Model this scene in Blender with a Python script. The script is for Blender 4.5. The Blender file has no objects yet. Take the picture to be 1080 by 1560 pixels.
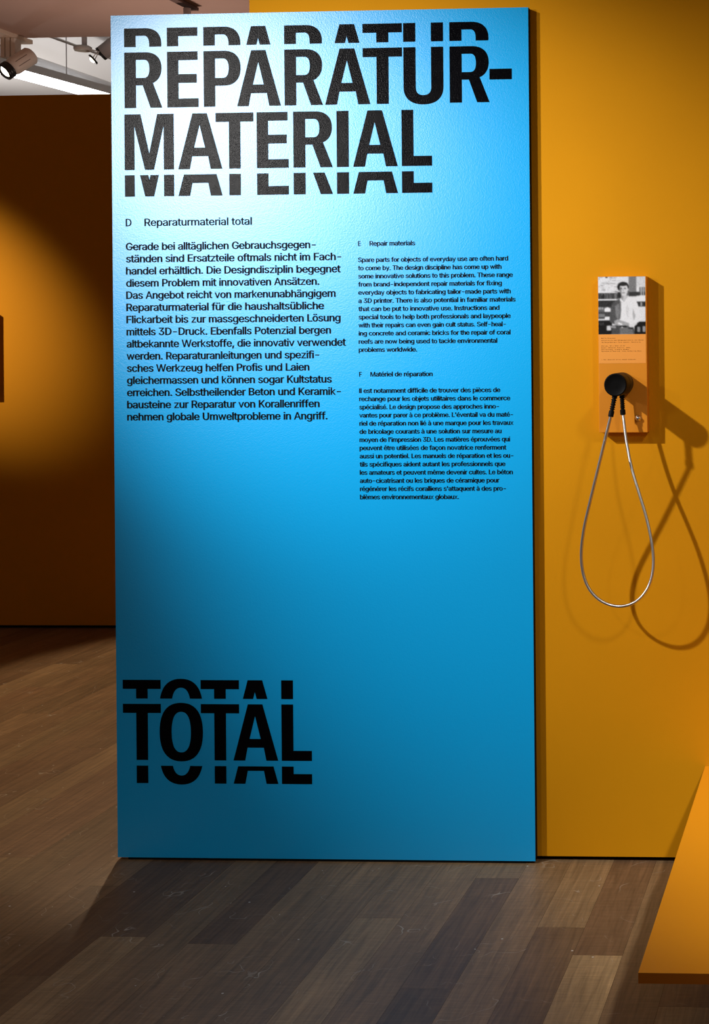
import bpy, bmesh, math, random
from mathutils import Vector, Matrix
import numpy as np

random.seed(7)
S = bpy.context.scene
COL = S.collection

# ------------------------------------------------------------------ camera
FPX, W, H = 2230.0, 1080.0, 1560.0
YAW, ROLL, CX, CY = 0.0508717, 0.0085484, 1171.459, 517.357
cam_d = bpy.data.cameras.new('camera')
cam = bpy.data.objects.new('camera', cam_d); COL.objects.link(cam)
cam_d.sensor_fit = 'AUTO'; cam_d.sensor_width = 36.0
cam_d.lens = FPX / H * 36.0
fwd = Vector((-math.sin(YAW), math.cos(YAW), 0)); rt = Vector((math.cos(YAW), math.sin(YAW), 0)); up = Vector((0, 0, 1))
cr, sr = math.cos(ROLL), math.sin(ROLL)
R_ = rt * cr + up * (-sr)
U_ = up * cr + rt * sr
M = Matrix((R_, U_, -fwd)).transposed().to_4x4()
M.translation = Vector((2.16224, -4.26441, 1.52629))
cam.matrix_world = M
cam_d.shift_x = (W / 2 - CX) / H
cam_d.shift_y = (CY - H / 2) / H
cam_d.clip_start = 0.05
S.camera = cam

# ------------------------------------------------------------------ colour management, world
vs = S.view_settings
vs.view_transform = 'Standard'; vs.look = 'None'; vs.gamma = 1.0; vs.use_curve_mapping = False
vs.exposure = 0.0
wd = bpy.data.worlds.new('world'); S.world = wd; wd.use_nodes = True
bgn = wd.node_tree.nodes['Background']
bgn.inputs[0].default_value = (1.0, 0.80, 0.68, 1); bgn.inputs[1].default_value = 0.155

# ------------------------------------------------------------------ track spots of the gallery, and added fill spots
def spot(name, loc, aim, power, size, blend, radius, color):
    l = bpy.data.lights.new(name, 'SPOT'); l.energy = power; l.spot_size = math.radians(size)
    l.spot_blend = blend; l.shadow_soft_size = radius; l.color = color
    o = bpy.data.objects.new(name, l); COL.objects.link(o); o.location = loc
    o.rotation_euler = (Vector(aim) - Vector(loc)).to_track_quat('-Z', 'Y').to_euler()
    return o
WARM = (1.0, 0.93, 0.84)
WHITE = (1.0, 0.97, 0.94)
# right wall and wall box / text panel / platform (two) / added fill on the floor before the panel / floor beside it / far wall / added uplight for the ceiling / added fill for the hall beyond
spot('spot_light', (-1.30, -2.50, 3.50), (1.25, 0.0, 1.36), 720, 40, 1.0, 0.05, WHITE)
spot('spot_light', (-1.45, -4.00, 2.68), (0.52, 0.0, 1.96), 500, 28.5, 1.0, 0.06, WHITE)
spot('spot_light', (3.20, -2.90, 3.50), (2.3, -0.2, 0.9), 120, 64, 1.0, 0.15, WHITE)
spot('spot_light', (3.20, -2.90, 3.50), (2.36, -0.64, 0.15), 430, 28, 1.0, 0.07, WHITE)
spot('spot_light', (-0.20, -3.20, 3.50), (0.75, -0.60, 0.0), 75, 44, 1.0, 0.08, WHITE)  # added fill spot, lifts the front floor and the panel's foot
spot('spot_light', (-0.80, 2.70, 3.40), (0.25, 2.2, 0.0), 230, 72, 0.22, 0.04, (1, .78, .54))
spot('spot_light', (-5.00, 1.20, 3.40), (-2.87, 3.44, 1.82), 1080, 23, 1.0, 0.05, WARM)
spot('spot_light', (-1.80, 4.35, 1.95), (-2.0, 4.4, 3.6), 55, 120, 1.0, 0.10, (1, .78, .67))  # added unseen uplight, stands in for warm bounce on the low ceiling
spot('spot_light', (-9.00, 11.0, 2.20), (-6.5, 11.0, 4.7), 500, 150, 1.0, 0.15, (1, .96, .92))  # added unseen fill, brightens the white upper ceiling
GLYPHS = {  # ordinary sans letters: advance, outlines (per mille of the size)
    "'": (206, '78,318 70,509 136,509 128,318'),
    ',': (188, '38,-119 68,71 137,71 84,-119'),
    '-': (453, '337,244 337,188 114,188 114,244'),
    '.': (188, '95,-4 63,9 50,41 63,73 95,87 128,73 141,41 128,9'),
    '0': (453, '227,-7 130,24 69,113 48,254 69,395 130,484 227,516 323,484 384,395 405,254 384,113 323,24;227,50 290,74 330,144 344,254 330,365 290,435 227,460 163,435 123,365 109,254 123,144 163,74'),
    '1': (453, '76,0 76,55 391,55 391,0;276,509 276,0 212,0 212,448 86,358 86,427 198,509'),
    '2': (453, '64,0 64,47 282,282 311,327 320,371 308,419 273,449 224,460 172,447 139,413 127,362 66,362 86,442 143,496 225,516 306,497 361,445 381,372 371,318 336,259 267,180 153,60 389,57 389,0'),
    '3': (453, '218,-7 133,10 70,57 44,132 109,132 126,87 165,59 219,50 275,61 315,93 329,145 316,196 275,234 201,248 157,248 157,299 288,448 70,452 70,509 372,509 372,461 211,278 211,289 308,276 371,222 393,145 370,66 309,12'),
    '4': (453, '40,105 40,158 247,509 311,509 109,166 413,163 413,105;282,0 282,318 343,318 343,0'),
    '5': (453, '221,-7 140,11 83,60 60,130 122,130 138,89 173,60 221,50 276,64 314,104 328,162 314,221 275,262 218,277 167,268 128,246 67,253 96,509 366,509 366,452 151,452 134,301 178,325 229,334 294,321 345,285 379,231 391,163 369,76 309,15'),
    '7': (453, '97,0 323,448 62,452 62,509 391,509 391,449 165,0'),
    '8': (453, '226,-7 136,11 74,62 52,135 65,195 101,241 153,265 93,308 70,380 90,450 146,498 226,516 306,498 361,450 382,380 359,308 300,267 351,241 387,195 401,135 378,62 317,11;226,49 285,60 323,91 337,139 322,189 283,223 226,235 169,223 130,189 115,139 129,91 167,60;226,290 274,300 307,330 319,376 308,420 275,449 226,460 177,449 145,420 133,376 145,330 178,300'),
    ':': (188, '95,-4 63,9 50,41 63,73 95,87 128,73 141,41 128,9;95,271 63,284 50,316 63,349 95,362 128,349 141,316 128,284'),
    '>': (453, '387,178 65,15 65,81 310,198 308,194 308,204 310,200 65,316 65,383 387,220'),
    'A': (480, '16,0 201,509 276,509 463,0 395,0 287,302 232,478 245,478 191,302 85,0;110,142 110,199 370,199 370,142'),
    'B': (456, '60,0 60,509 241,509 329,491 381,442 398,374 387,320 356,286 315,267 363,245 402,203 418,136 400,67 344,18 247,0;125,57 245,57 330,80 349,105 355,137 342,184 306,218 248,231 125,231;125,285 238,285 288,296 323,326 336,372 313,429 240,452 125,452'),
    'C': (510, '267,-7 150,25 70,115 40,254 70,393 150,484 267,516 340,504 402,471 448,418 473,348 408,348 389,395 357,428 315,449 267,456 184,432 125,364 103,254 125,145 184,76 267,53 315,60 357,81 389,114 408,160 473,160 448,91 402,38 341,5'),
    'D': (502, '219,0 96,0 96,57 215,57 318,81 379,149 399,255 379,361 320,428 221,452 93,452 93,509 225,509 353,478 433,391 462,255 433,119 351,31;125,509 125,0 60,0 60,509'),
    'E': (419, '60,0 60,509 372,509 372,452 125,452 125,286 355,286 355,229 125,229 125,57 375,57 375,0'),
    'F': (410, '60,0 60,509 369,509 369,452 125,452 125,278 346,278 346,221 125,221 125,0'),
    'G': (520, '269,-7 149,25 69,116 40,254 69,393 149,484 265,516 340,504 403,469 449,416 474,349 408,349 387,393 356,427 315,448 265,456 183,432 125,364 103,254 125,145 184,76 269,53 345,71 396,123 415,202 434,199 283,199 283,256 478,256 478,200 451,91 377,19'),
    'H': (517, '60,0 60,509 125,509 125,289 392,289 392,509 457,509 457,0 392,0 392,232 125,232 125,0'),
    'I': (185, '125,0 60,0 60,509 125,509'),
    'J': (396, '185,-7 124,3 75,33 44,81 33,145 33,173 98,173 98,145 122,74 185,50 248,74 272,145 272,509 336,509 336,145 326,81 294,33 246,3'),
    'K': (467, '104,145 104,216 364,509 448,509 231,276;60,0 60,509 125,509 125,0;372,0 188,259 228,309 449,0'),
    'L': (393, '60,0 60,509 125,509 125,57 361,57 361,0'),
    'M': (628, '60,0 60,509 152,509 322,49 307,49 476,509 568,509 568,0 504,0 507,457 513,457 342,0 286,0 112,457 119,457 122,0'),
    'N': (523, '60,0 60,509 136,509 414,55 405,54 399,509 463,509 463,0 387,0 108,452 119,454 125,0'),
    'O': (533, '267,-7 150,25 70,115 40,254 70,393 150,484 267,516 384,484 464,393 493,254 464,115 384,25;267,53 349,76 408,144 430,254 408,365 349,433 267,456 184,433 125,364 103,254 125,144 184,76'),
    'P': (445, '60,0 60,509 235,509 332,487 390,430 409,348 390,265 332,207 235,186 109,186 109,242 233,242 297,256 333,294 344,348 333,402 297,439 232,452 125,452 125,0'),
    'R': (449, '60,0 60,509 236,509 333,489 390,433 409,352 390,271 333,217 236,198 96,198 96,255 234,255 298,267 334,300 345,352 334,405 298,440 233,452 125,452 125,0;353,0 230,229 303,229 428,0'),
    'S': (447, '224,-9 128,9 64,60 38,137 104,137 123,88 166,59 224,49 286,60 329,92 346,139 332,179 296,205 184,239 86,289 60,326 52,372 75,448 138,498 227,516 316,498 377,449 401,378 337,378 326,412 302,437 225,459 167,448 129,418 115,376 131,334 169,308 212,293 312,264 359,238 395,198 408,139 386,64 323,11'),
    'T': (449, '32,452 32,509 417,509 417,452 257,452 257,0 193,0 193,452'),
    'U': (517, '259,-8 154,15 85,80 60,173 60,509 124,509 124,178 141,113 187,68 259,52 331,68 377,113 393,178 393,509 457,509 457,173 433,80 363,15'),
    'V': (480, '204,0 16,509 84,509 248,31 235,31 267,138 395,509 463,509 278,0'),
    'W': (686, '155,0 16,509 82,509 197,40 189,40 306,509 380,509 497,40 488,40 603,509 670,509 530,0 455,0 351,391 336,475 350,475 335,395 318,323 230,0'),
    'Z': (438, '42,0 42,46 341,476 348,454 40,452 40,509 397,509 397,462 169,129 97,33 90,54 399,57 399,0'),
    'a': (389, '160,-9 94,5 48,45 30,108 43,161 78,193 125,211 234,227 265,235 276,255 267,297 240,322 196,331 149,322 118,301 100,274 41,291 79,346 133,375 194,384 239,379 286,360 322,320 337,251 337,0 277,0 277,52 252,25 215,1;170,45 228,59 263,93 276,138 276,190 259,182 175,168 134,159 103,139 92,105 102,72 130,52'),
    'b': (424, '229,-8 172,4 138,31 118,59 112,59 112,0 53,0 53,509 114,509 114,319 137,346 171,373 229,384 313,361 370,293 390,189 370,84 313,16;220,47 279,66 316,117 328,189 316,261 280,311 220,330 161,312 125,263 113,189 125,115 162,65'),
    'c': (396, '207,-8 117,16 56,85 34,187 56,291 117,360 207,384 260,377 305,356 340,322 362,277 303,262 290,289 270,311 242,325 207,330 145,310 108,258 96,187 108,117 145,66 207,46 243,52 271,66 292,89 304,117 363,102 341,56 306,21 261,-1'),
    'd': (424, '195,-8 111,16 55,84 34,189 55,293 112,361 196,384 253,373 287,346 306,319 311,509 372,509 372,0 313,0 313,59 307,59 287,31 252,4;205,47 263,65 299,115 312,189 300,263 263,312 205,330 145,311 108,261 96,189 109,117 145,66'),
    'e': (404, '212,-8 117,16 56,85 34,187 55,290 115,359 205,384 266,374 319,341 357,282 371,194 371,169 75,169 75,221 338,221 310,202 298,269 263,314 205,330 146,313 109,270 96,211 96,178 110,106 151,61 212,46 254,53 285,73 306,105 365,91 335,39 283,4'),
    'f': (254, '228,379 228,327 6,327 6,379;81,0 81,432 96,486 135,519 187,530 222,527 243,521 227,468 215,472 195,474 154,460 142,419 142,0'),
    'g': (425, '207,-151 134,-140 82,-110 51,-69 101,-41 122,-66 154,-88 207,-97 282,-75 304,-47 311,-6 311,68 287,41 252,16 195,5 113,27 55,90 34,191 55,293 112,361 196,384 253,373 288,346 308,319 313,379 372,379 372,-9 350,-90 291,-136;205,59 264,75 300,121 312,193 300,264 264,312 205,330 145,312 109,262 96,193 109,123 145,76'),
    'h': (410, '114,227 114,0 53,0 53,509 114,509 114,287 102,287 152,362 227,384 295,369 341,321 357,240 357,0 296,0 296,235 273,304 246,323 210,329 161,317 126,283'),
    'i': (167, '53,0 53,379 114,379 114,0;84,443 54,455 41,483 54,512 84,524 114,512 126,483 114,455'),
    'j': (167, '53,379 114,379 114,-30 102,-90 65,-129 4,-143 -10,-143 -10,-87 2,-87 40,-72 53,-29;83,443 53,455 41,483 53,512 83,524 114,512 126,483 114,455'),
    'k': (381, '110,137 110,212 121,212 284,379 360,379 184,199 177,199;53,0 53,509 114,509 114,0;294,0 148,186 191,229 372,0'),
    'l': (167, '114,0 53,0 53,519 114,519'),
    'm': (610, '53,0 53,379 112,379 112,295 132,346 172,376 219,386 287,361 321,295 312,295 337,343 381,375 437,386 497,372 541,328 557,255 557,0 496,0 496,254 490,289 473,313 419,330 374,320 345,290 335,247 335,0 274,0 274,260 253,311 199,330 158,320 126,289 114,238 114,0'),
    'n': (410, '114,227 114,0 53,0 53,379 112,379 112,287 102,287 152,362 227,384 295,369 341,321 357,240 357,0 296,0 296,235 273,304 246,323 210,329 161,317 126,283'),
    'o': (415, '207,-8 117,16 56,85 34,187 56,291 117,360 207,384 299,360 359,291 381,187 359,85 299,16;207,46 270,66 307,117 319,187 307,258 270,310 207,330 145,310 108,258 96,187 108,117 145,66'),
    'p': (424, '53,-143 53,379 112,379 112,319 118,319 137,346 171,373 229,384 313,361 370,293 390,189 370,84 313,16 229,-8 173,4 138,31 118,59 114,-143;220,47 279,66 316,117 328,189 316,261 280,311 220,330 161,312 125,263 113,189 125,115 162,65'),
    'q': (424, '372,-143 311,-143 311,59 287,31 252,4 195,-8 111,16 55,84 34,189 55,293 112,361 196,384 253,373 287,346 307,319 313,319 313,379 372,379;205,47 263,65 299,115 312,189 300,263 263,312 205,330 145,311 108,261 96,189 109,117 145,66'),
    'r': (259, '53,0 53,379 112,379 112,321 152,367 213,385 243,384 243,322 207,326 159,315 126,284 114,237 114,0'),
    's': (365, '182,-8 112,3 62,38 36,94 94,107 124,60 181,45 244,62 268,103 254,136 212,155 149,170 72,208 47,274 65,332 115,370 187,384 254,372 299,339 324,290 268,277 243,316 187,333 131,317 109,277 124,243 172,223 229,209 306,171 331,107 312,47 260,6'),
    't': (227, '204,379 204,327 6,327 6,379;65,471 126,471 126,98 136,61 170,50 202,54 213,2 192,-3 168,-4 92,21 72,52 65,93'),
    'u': (410, '182,-5 115,11 69,59 53,139 53,379 114,379 114,144 137,75 164,56 200,50 249,62 283,97 296,153 296,379 357,379 357,0 298,0 298,92 307,92 257,17'),
    'v': (389, '163,0 17,379 84,379 165,155 206,21 184,21 224,155 305,379 371,379 226,0'),
    'w': (567, '138,0 23,379 87,379 154,137 175,41 165,41 252,379 316,379 382,136 402,41 391,41 480,379 545,379 429,0 368,0 277,338 291,338 199,0'),
    'x': (379, '21,0 171,218 171,171 29,379 100,379 207,206 175,206 233,306 282,379 352,379 209,169 209,214 358,0 287,0 173,182 205,182 148,85 91,0'),
    'y': (389, '47,-139 61,-86 104,-89 130,-74 151,-36 163,-1 17,379 84,379 165,155 206,21 184,21 202,87 224,155 305,379 371,379 204,-58 177,-107 139,-136 91,-145 65,-143'),
    'z': (380, '42,0 42,46 254,320 48,323 48,379 333,379 333,331 126,60 339,56 339,0'),
    'Ü': (517, '259,-8 154,15 85,80 60,173 60,509 124,509 124,178 141,113 187,68 259,52 331,68 377,113 393,178 393,509 457,509 457,173 433,80 363,15;331,572 302,584 290,612 302,641 331,653 359,641 371,612 359,584;187,572 158,584 146,612 158,641 187,653 216,641 227,612 216,584'),
    'à': (389, '160,-9 94,5 48,45 30,108 43,161 78,193 125,211 234,227 265,235 276,255 267,297 240,322 196,331 149,322 118,301 100,274 41,291 79,346 133,375 194,384 239,379 286,360 322,320 337,251 337,0 277,0 277,52 252,25 215,1;170,45 228,59 263,93 276,138 276,190 259,182 175,168 134,159 103,139 92,105 102,72 130,52;165,429 99,529 168,529 215,429'),
    'ä': (389, '160,-9 94,5 48,45 30,108 43,161 78,193 125,211 234,227 265,235 276,255 267,297 240,322 196,331 149,322 118,301 100,274 41,291 79,346 133,375 194,384 239,379 286,360 322,320 337,251 337,0 277,0 277,52 252,25 215,1;170,45 228,59 263,93 276,138 276,190 259,182 175,168 134,159 103,139 92,105 102,72 130,52;261,443 233,455 221,483 233,512 261,523 290,512 301,483 290,455;117,443 89,455 77,483 89,512 117,523 146,512 158,483 146,455'),
    'ç': (396, '207,-8 117,16 56,85 34,187 56,291 117,360 207,384 260,377 305,356 340,322 362,277 303,262 290,289 270,311 242,325 207,330 145,310 108,258 96,187 108,117 145,66 207,46 243,52 271,66 292,89 304,117 363,102 341,56 306,21 261,-1;169,-143 169,-107 210,-107 236,-102 243,-84 236,-67 210,-62 182,-62 192,16 224,16 224,-29 273,-44 289,-85 270,-129 210,-143'),
    'è': (404, '212,-8 117,16 56,85 34,187 55,290 115,359 205,384 266,374 319,341 357,282 371,194 371,169 75,169 75,221 338,221 310,202 298,269 263,314 205,330 146,313 109,270 96,211 96,178 110,106 151,61 212,46 254,53 285,73 306,105 365,91 335,39 283,4;180,429 114,529 182,529 230,429'),
    'é': (404, '212,-8 117,16 56,85 34,187 55,290 115,359 205,384 266,374 319,341 357,282 371,194 371,169 75,169 75,221 338,221 310,202 298,269 263,314 205,330 146,313 109,270 96,211 96,178 110,106 151,61 212,46 254,53 285,73 306,105 365,91 335,39 283,4;177,429 225,529 293,529 227,429'),
    'ê': (404, '212,-8 117,16 56,85 34,187 55,290 115,359 205,384 266,374 319,341 357,282 371,194 371,169 75,169 75,221 338,221 310,202 298,269 263,314 205,330 146,313 109,270 96,211 96,178 110,106 151,61 212,46 254,53 285,73 306,105 365,91 335,39 283,4;155,435 95,435 175,529 233,529 313,438 252,435 204,495'),
    'ö': (415, '207,-8 117,16 56,85 34,187 56,291 117,360 207,384 299,360 359,291 381,187 359,85 299,16;207,46 270,66 307,117 319,187 307,258 270,310 207,330 145,310 108,258 96,187 108,117 145,66;279,443 251,455 239,483 251,512 279,523 308,512 320,483 308,455;136,443 107,455 95,483 107,512 136,523 164,512 176,483 164,455'),
    'ü': (410, '182,-5 115,11 69,59 53,139 53,379 114,379 114,144 137,75 164,56 200,50 249,62 283,97 296,153 296,379 357,379 357,0 298,0 298,92 307,92 257,17;277,443 248,455 236,483 248,512 277,523 305,512 317,483 305,455;133,443 104,455 93,483 104,512 133,523 162,512 173,483 162,455'),
    ' ': (188, ''),
}

# ------------------------------------------------------------------ materials
def mat(name, base, rough=0.6, spec=0.5, metal=0.0, bump=None, emit=None, var=None, ior=1.5):
    m = bpy.data.materials.new(name); m.use_nodes = True
    nt = m.node_tree; b = nt.nodes['Principled BSDF']
    b.inputs['Base Color'].default_value = (*base, 1); b.inputs['Roughness'].default_value = rough
    b.inputs['Specular IOR Level'].default_value = spec; b.inputs['Metallic'].default_value = metal; b.inputs['IOR'].default_value = ior
    tc = nt.nodes.new('ShaderNodeTexCoord')
    if var:
        n = nt.nodes.new('ShaderNodeTexNoise'); n.inputs['Scale'].default_value = var[0]; n.inputs['Detail'].default_value = 4
        nt.links.new(tc.outputs['Object'], n.inputs['Vector'])
        r = nt.nodes.new('ShaderNodeValToRGB'); k = var[1]
        r.color_ramp.elements[0].color = (*[c * (1 - k) for c in base], 1)
        r.color_ramp.elements[1].color = (*[min(1, c * (1 + k)) for c in base], 1)
        r.color_ramp.elements[0].position = .3; r.color_ramp.elements[1].position = .7
        nt.links.new(n.outputs['Fac'], r.inputs['Fac']); nt.links.new(r.outputs['Color'], b.inputs['Base Color'])
    if bump:
        n = nt.nodes.new('ShaderNodeTexNoise'); n.inputs['Scale'].default_value = bump[0]; n.inputs['Detail'].default_value = 2
        nt.links.new(tc.outputs['Object'], n.inputs['Vector'])
        bp = nt.nodes.new('ShaderNodeBump'); bp.inputs['Strength'].default_value = bump[1]; bp.inputs['Distance'].default_value = bump[2]
        nt.links.new(n.outputs['Fac'], bp.inputs['Height']); nt.links.new(bp.outputs['Normal'], b.inputs['Normal'])
    if emit:
        b.inputs['Emission Color'].default_value = (*emit[0], 1); b.inputs['Emission Strength'].default_value = emit[1]
    return m

def satin(name, base, gloss, rough, bump):
    """matt colour under a satin clear film"""
    m = bpy.data.materials.new(name); m.use_nodes = True
    nt = m.node_tree; nt.nodes.remove(nt.nodes['Principled BSDF']); N = nt.nodes.new; L = nt.links.new
    out = nt.nodes['Material Output']
    d = N('ShaderNodeBsdfDiffuse'); d.inputs['Color'].default_value = (*base, 1)
    g = N('ShaderNodeBsdfAnisotropic'); g.distribution = 'BECKMANN'; g.inputs['Roughness'].default_value = rough
    mx = N('ShaderNodeMixShader'); mx.inputs[0].default_value = gloss
    tc = N('ShaderNodeTexCoord'); n = N('ShaderNodeTexNoise'); n.inputs['Scale'].default_value = bump[0]; n.inputs['Detail'].default_value = 2
    L(tc.outputs['Object'], n.inputs['Vector'])
    bp = N('ShaderNodeBump'); bp.inputs['Strength'].default_value = bump[1]; bp.inputs['Distance'].default_value = bump[2]
    L(n.outputs['Fac'], bp.inputs['Height']); L(bp.outputs['Normal'], g.inputs['Normal']); L(bp.outputs['Normal'], d.inputs['Normal'])
    L(d.outputs[0], mx.inputs[1]); L(g.outputs[0], mx.inputs[2]); L(mx.outputs[0], out.inputs['Surface'])
    return m

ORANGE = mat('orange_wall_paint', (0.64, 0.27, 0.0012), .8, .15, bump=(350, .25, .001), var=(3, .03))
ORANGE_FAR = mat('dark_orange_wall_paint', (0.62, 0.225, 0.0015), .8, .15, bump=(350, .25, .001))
BLUE = satin('blue_panel_paint', (0.0005, 0.42, 0.92), .076, .325, (260, .22, .0012))
BLACK_EDGE = mat('black_edge', (.004, .005, .005), .7, .2)
INK = satin('black_lettering_film', (.002, .002, .003), .0048, .235, (330, .40, .0012))
INKS = mat('black_text_film', (.004, .005, .006), .45, .05)
DARK = mat('dark_gap', (.004, .003, .002), .9, .1)
CEIL = mat('ceiling_plaster', (.54, .37, .305), .9, .2, var=(2, .03))
CEILW = mat('white_plaster', (.80, .78, .77), .9, .2)
BOXO = mat('orange_lacquer', (.70, .245, .006), .5, .4)
CARD = mat('peach_card', (.86, .34, .06), .7, .2)
TYPE = mat('brown_type_ink', (.05, .012, .003), .8, .1)
RUBBER = mat('black_rubber', (.003, .003, .003), .5, .1)
RUBBER2 = mat('black_plastic', (.006, .0055, .005), .5, .3)
STEEL = mat('steel_hose', (.62, .60, .57), .28, .5, 1.0)
CHROME = mat('chrome', (.8, .8, .8), .15, .5, 1.0)
PLAT = mat('orange_platform_paint', (.80, .31, .005), .6, .3, bump=(300, .2, .001))
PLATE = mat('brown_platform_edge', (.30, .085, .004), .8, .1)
LAMPG = mat('beige_lamp_enamel', (.85, .76, .68), .45, .5)
LAMPW = mat('white_lamp_enamel', (.72, .70, .68), .45, .5)
RAIL = mat('beige_rail', (.90, .74, .60), .5, .4)
RAILD = mat('brown_rail', (.16, .10, .085), .6, .3)
BLACKM = mat('black_metal', (.01, .01, .011), .35, .5)
GREYM = mat('grey_metal', (.55, .53, .55), .5, .5)
LENS = mat('lit_lens', (.9, .9, .8), .3, .5, emit=((1.0, .93, .70), 9))
LED = mat('lit_diffuser', (1, 1, 1), .5, .5, emit=((.93, .96, 1.0), 14))
DUCT = mat('pale_duct', (.62, .60, .59), .6, .4)

def floor_mat():
    m = bpy.data.materials.new('oak_planks'); m.use_nodes = True
    nt = m.node_tree; b = nt.nodes['Principled BSDF']; N = nt.nodes.new; L = nt.links.new
    at = N('ShaderNodeAttribute'); at.attribute_name = 'tone'
    tc = N('ShaderNodeTexCoord')
    ofs = N('ShaderNodeVectorMath'); ofs.operation = 'MULTIPLY_ADD'
    L(at.outputs['Color'], ofs.inputs[0]); ofs.inputs[1].default_value = (31, 57, 9); L(tc.outputs['Object'], ofs.inputs[2])
    mp = N('ShaderNodeMapping'); mp.inputs['Scale'].default_value = (85, 4.0, 1); L(ofs.outputs[0], mp.inputs[0])
    n1 = N('ShaderNodeTexNoise'); n1.inputs['Scale'].default_value = 1; n1.inputs['Detail'].default_value = 6; n1.inputs['Roughness'].default_value = .65; n1.inputs['Distortion'].default_value = .6
    L(mp.outputs[0], n1.inputs['Vector'])
    mp2 = N('ShaderNodeMapping'); mp2.inputs['Scale'].default_value = (14, 260, 1); L(ofs.outputs[0], mp2.inputs[0])
    n2 = N('ShaderNodeTexNoise'); n2.inputs['Scale'].default_value = 1; n2.inputs['Detail'].default_value = 3; L(mp2.outputs[0], n2.inputs['Vector'])
    mp3 = N('ShaderNodeMapping'); mp3.inputs['Scale'].default_value = (9, 2.2, 1); L(ofs.outputs[0], mp3.inputs[0])
    n3 = N('ShaderNodeTexNoise'); n3.inputs['Scale'].default_value = 1; n3.inputs['Detail'].default_value = 3; L(mp3.outputs[0], n3.inputs['Vector'])
    # brightness = tone * grain mix
    def mr(src, a, c):
        k = N('ShaderNodeMapRange'); k.inputs[1].default_value = .25; k.inputs[2].default_value = .75
        k.inputs[3].default_value = a; k.inputs[4].default_value = c; L(src, k.inputs[0]); return k.outputs[0]
    def mul(a, c):
        k = N('ShaderNodeMath'); k.operation = 'MULTIPLY'; L(a, k.inputs[0]); L(c, k.inputs[1]); return k.outputs[0]
    g = mul(mul(mr(n1.outputs['Fac'], .60, 1.38), mr(n2.outputs['Fac'], .80, 1.16)), mr(n3.outputs['Fac'], .8, 1.2))
    sep = N('ShaderNodeSeparateColor'); L(at.outputs['Color'], sep.inputs[0])
    g = mul(g, sep.outputs[0])
    # hue: green channel of the tone steers from reddish brown to pale oak
    mixc = N('ShaderNodeMix'); mixc.data_type = 'RGBA'
    mixc.inputs[6].default_value = (.20, .112, .056, 1); mixc.inputs[7].default_value = (.26, .172, .082, 1)
    L(sep.outputs[1], mixc.inputs[0])
    sc = N('ShaderNodeVectorMath'); sc.operation = 'SCALE'; L(mixc.outputs[2], sc.inputs[0]); L(g, sc.inputs['Scale'])
    # worn specks
    vo = N('ShaderNodeTexVoronoi'); vo.inputs['Scale'].default_value = 17; L(tc.outputs['Object'], vo.inputs['Vector'])
    lt = N('ShaderNodeMath'); lt.operation = 'LESS_THAN'; lt.inputs[1].default_value = .05; L(vo.outputs['Distance'], lt.inputs[0])
    sp = N('ShaderNodeSeparateColor'); L(vo.outputs['Color'], sp.inputs[0])
    gt = N('ShaderNodeMath'); gt.operation = 'GREATER_THAN'; gt.inputs[1].default_value = .70; L(sp.outputs[0], gt.inputs[0])
    spk = mul(lt.outputs[0], gt.outputs[0])
    mx = N('ShaderNodeMix'); mx.data_type = 'RGBA'; L(spk, mx.inputs[0]); L(sc.outputs[0], mx.inputs[6]); mx.inputs[7].default_value = (.62, .58, .50, 1)
    n4 = N('ShaderNodeTexNoise'); n4.inputs['Scale'].default_value = 7; n4.inputs['Detail'].default_value = 2; L(tc.outputs['Object'], n4.inputs['Vector'])
    rd = N('ShaderNodeMath'); rd.operation = 'SUBTRACT'; rd.inputs[1].default_value = .5; L(n4.outputs['Fac'], rd.inputs[0])
    ab = N('ShaderNodeMath'); ab.operation = 'ABSOLUTE'; L(rd.outputs[0], ab.inputs[0])
    th = N('ShaderNodeMath'); th.operation = 'LESS_THAN'; th.inputs[1].default_value = .0035; L(ab.outputs[0], th.inputs[0])
    n5 = N('ShaderNodeTexNoise'); n5.inputs['Scale'].default_value = 11; n5.inputs['Detail'].default_value = 4; L(ofs.outputs[0], n5.inputs['Vector'])
    gk = N('ShaderNodeMapRange'); gk.inputs[1].default_value = .52; gk.inputs[2].default_value = .70; gk.inputs[4].default_value = .55; L(n5.outputs['Fac'], gk.inputs[0])
    m2 = N('ShaderNodeMix'); m2.data_type = 'RGBA'; L(mul(th.outputs[0], gk.outputs[0]), m2.inputs[0]); L(mx.outputs[2], m2.inputs[6]); m2.inputs[7].default_value = (.55, .50, .40, 1)
    L(m2.outputs[2], b.inputs['Base Color'])
    b.inputs['Roughness'].default_value = .52; b.inputs['Specular IOR Level'].default_value = .4
    bp = N('ShaderNodeBump'); bp.inputs['Strength'].default_value = .25; bp.inputs['Distance'].default_value = .001
    L(n1.outputs['Fac'], bp.inputs['Height']); L(bp.outputs['Normal'], b.inputs['Normal'])
    return m

def print_mat():
    m = bpy.data.materials.new('photo_print_ink'); m.use_nodes = True
    nt = m.node_tree; b = nt.nodes['Principled BSDF']
    at = nt.nodes.new('ShaderNodeAttribute'); at.attribute_name = 'ink'
    nt.links.new(at.outputs['Color'], b.inputs['Base Color'])
    b.inputs['Roughness'].default_value = .6; b.inputs['Specular IOR Level'].default_value = .2
    return m

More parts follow.
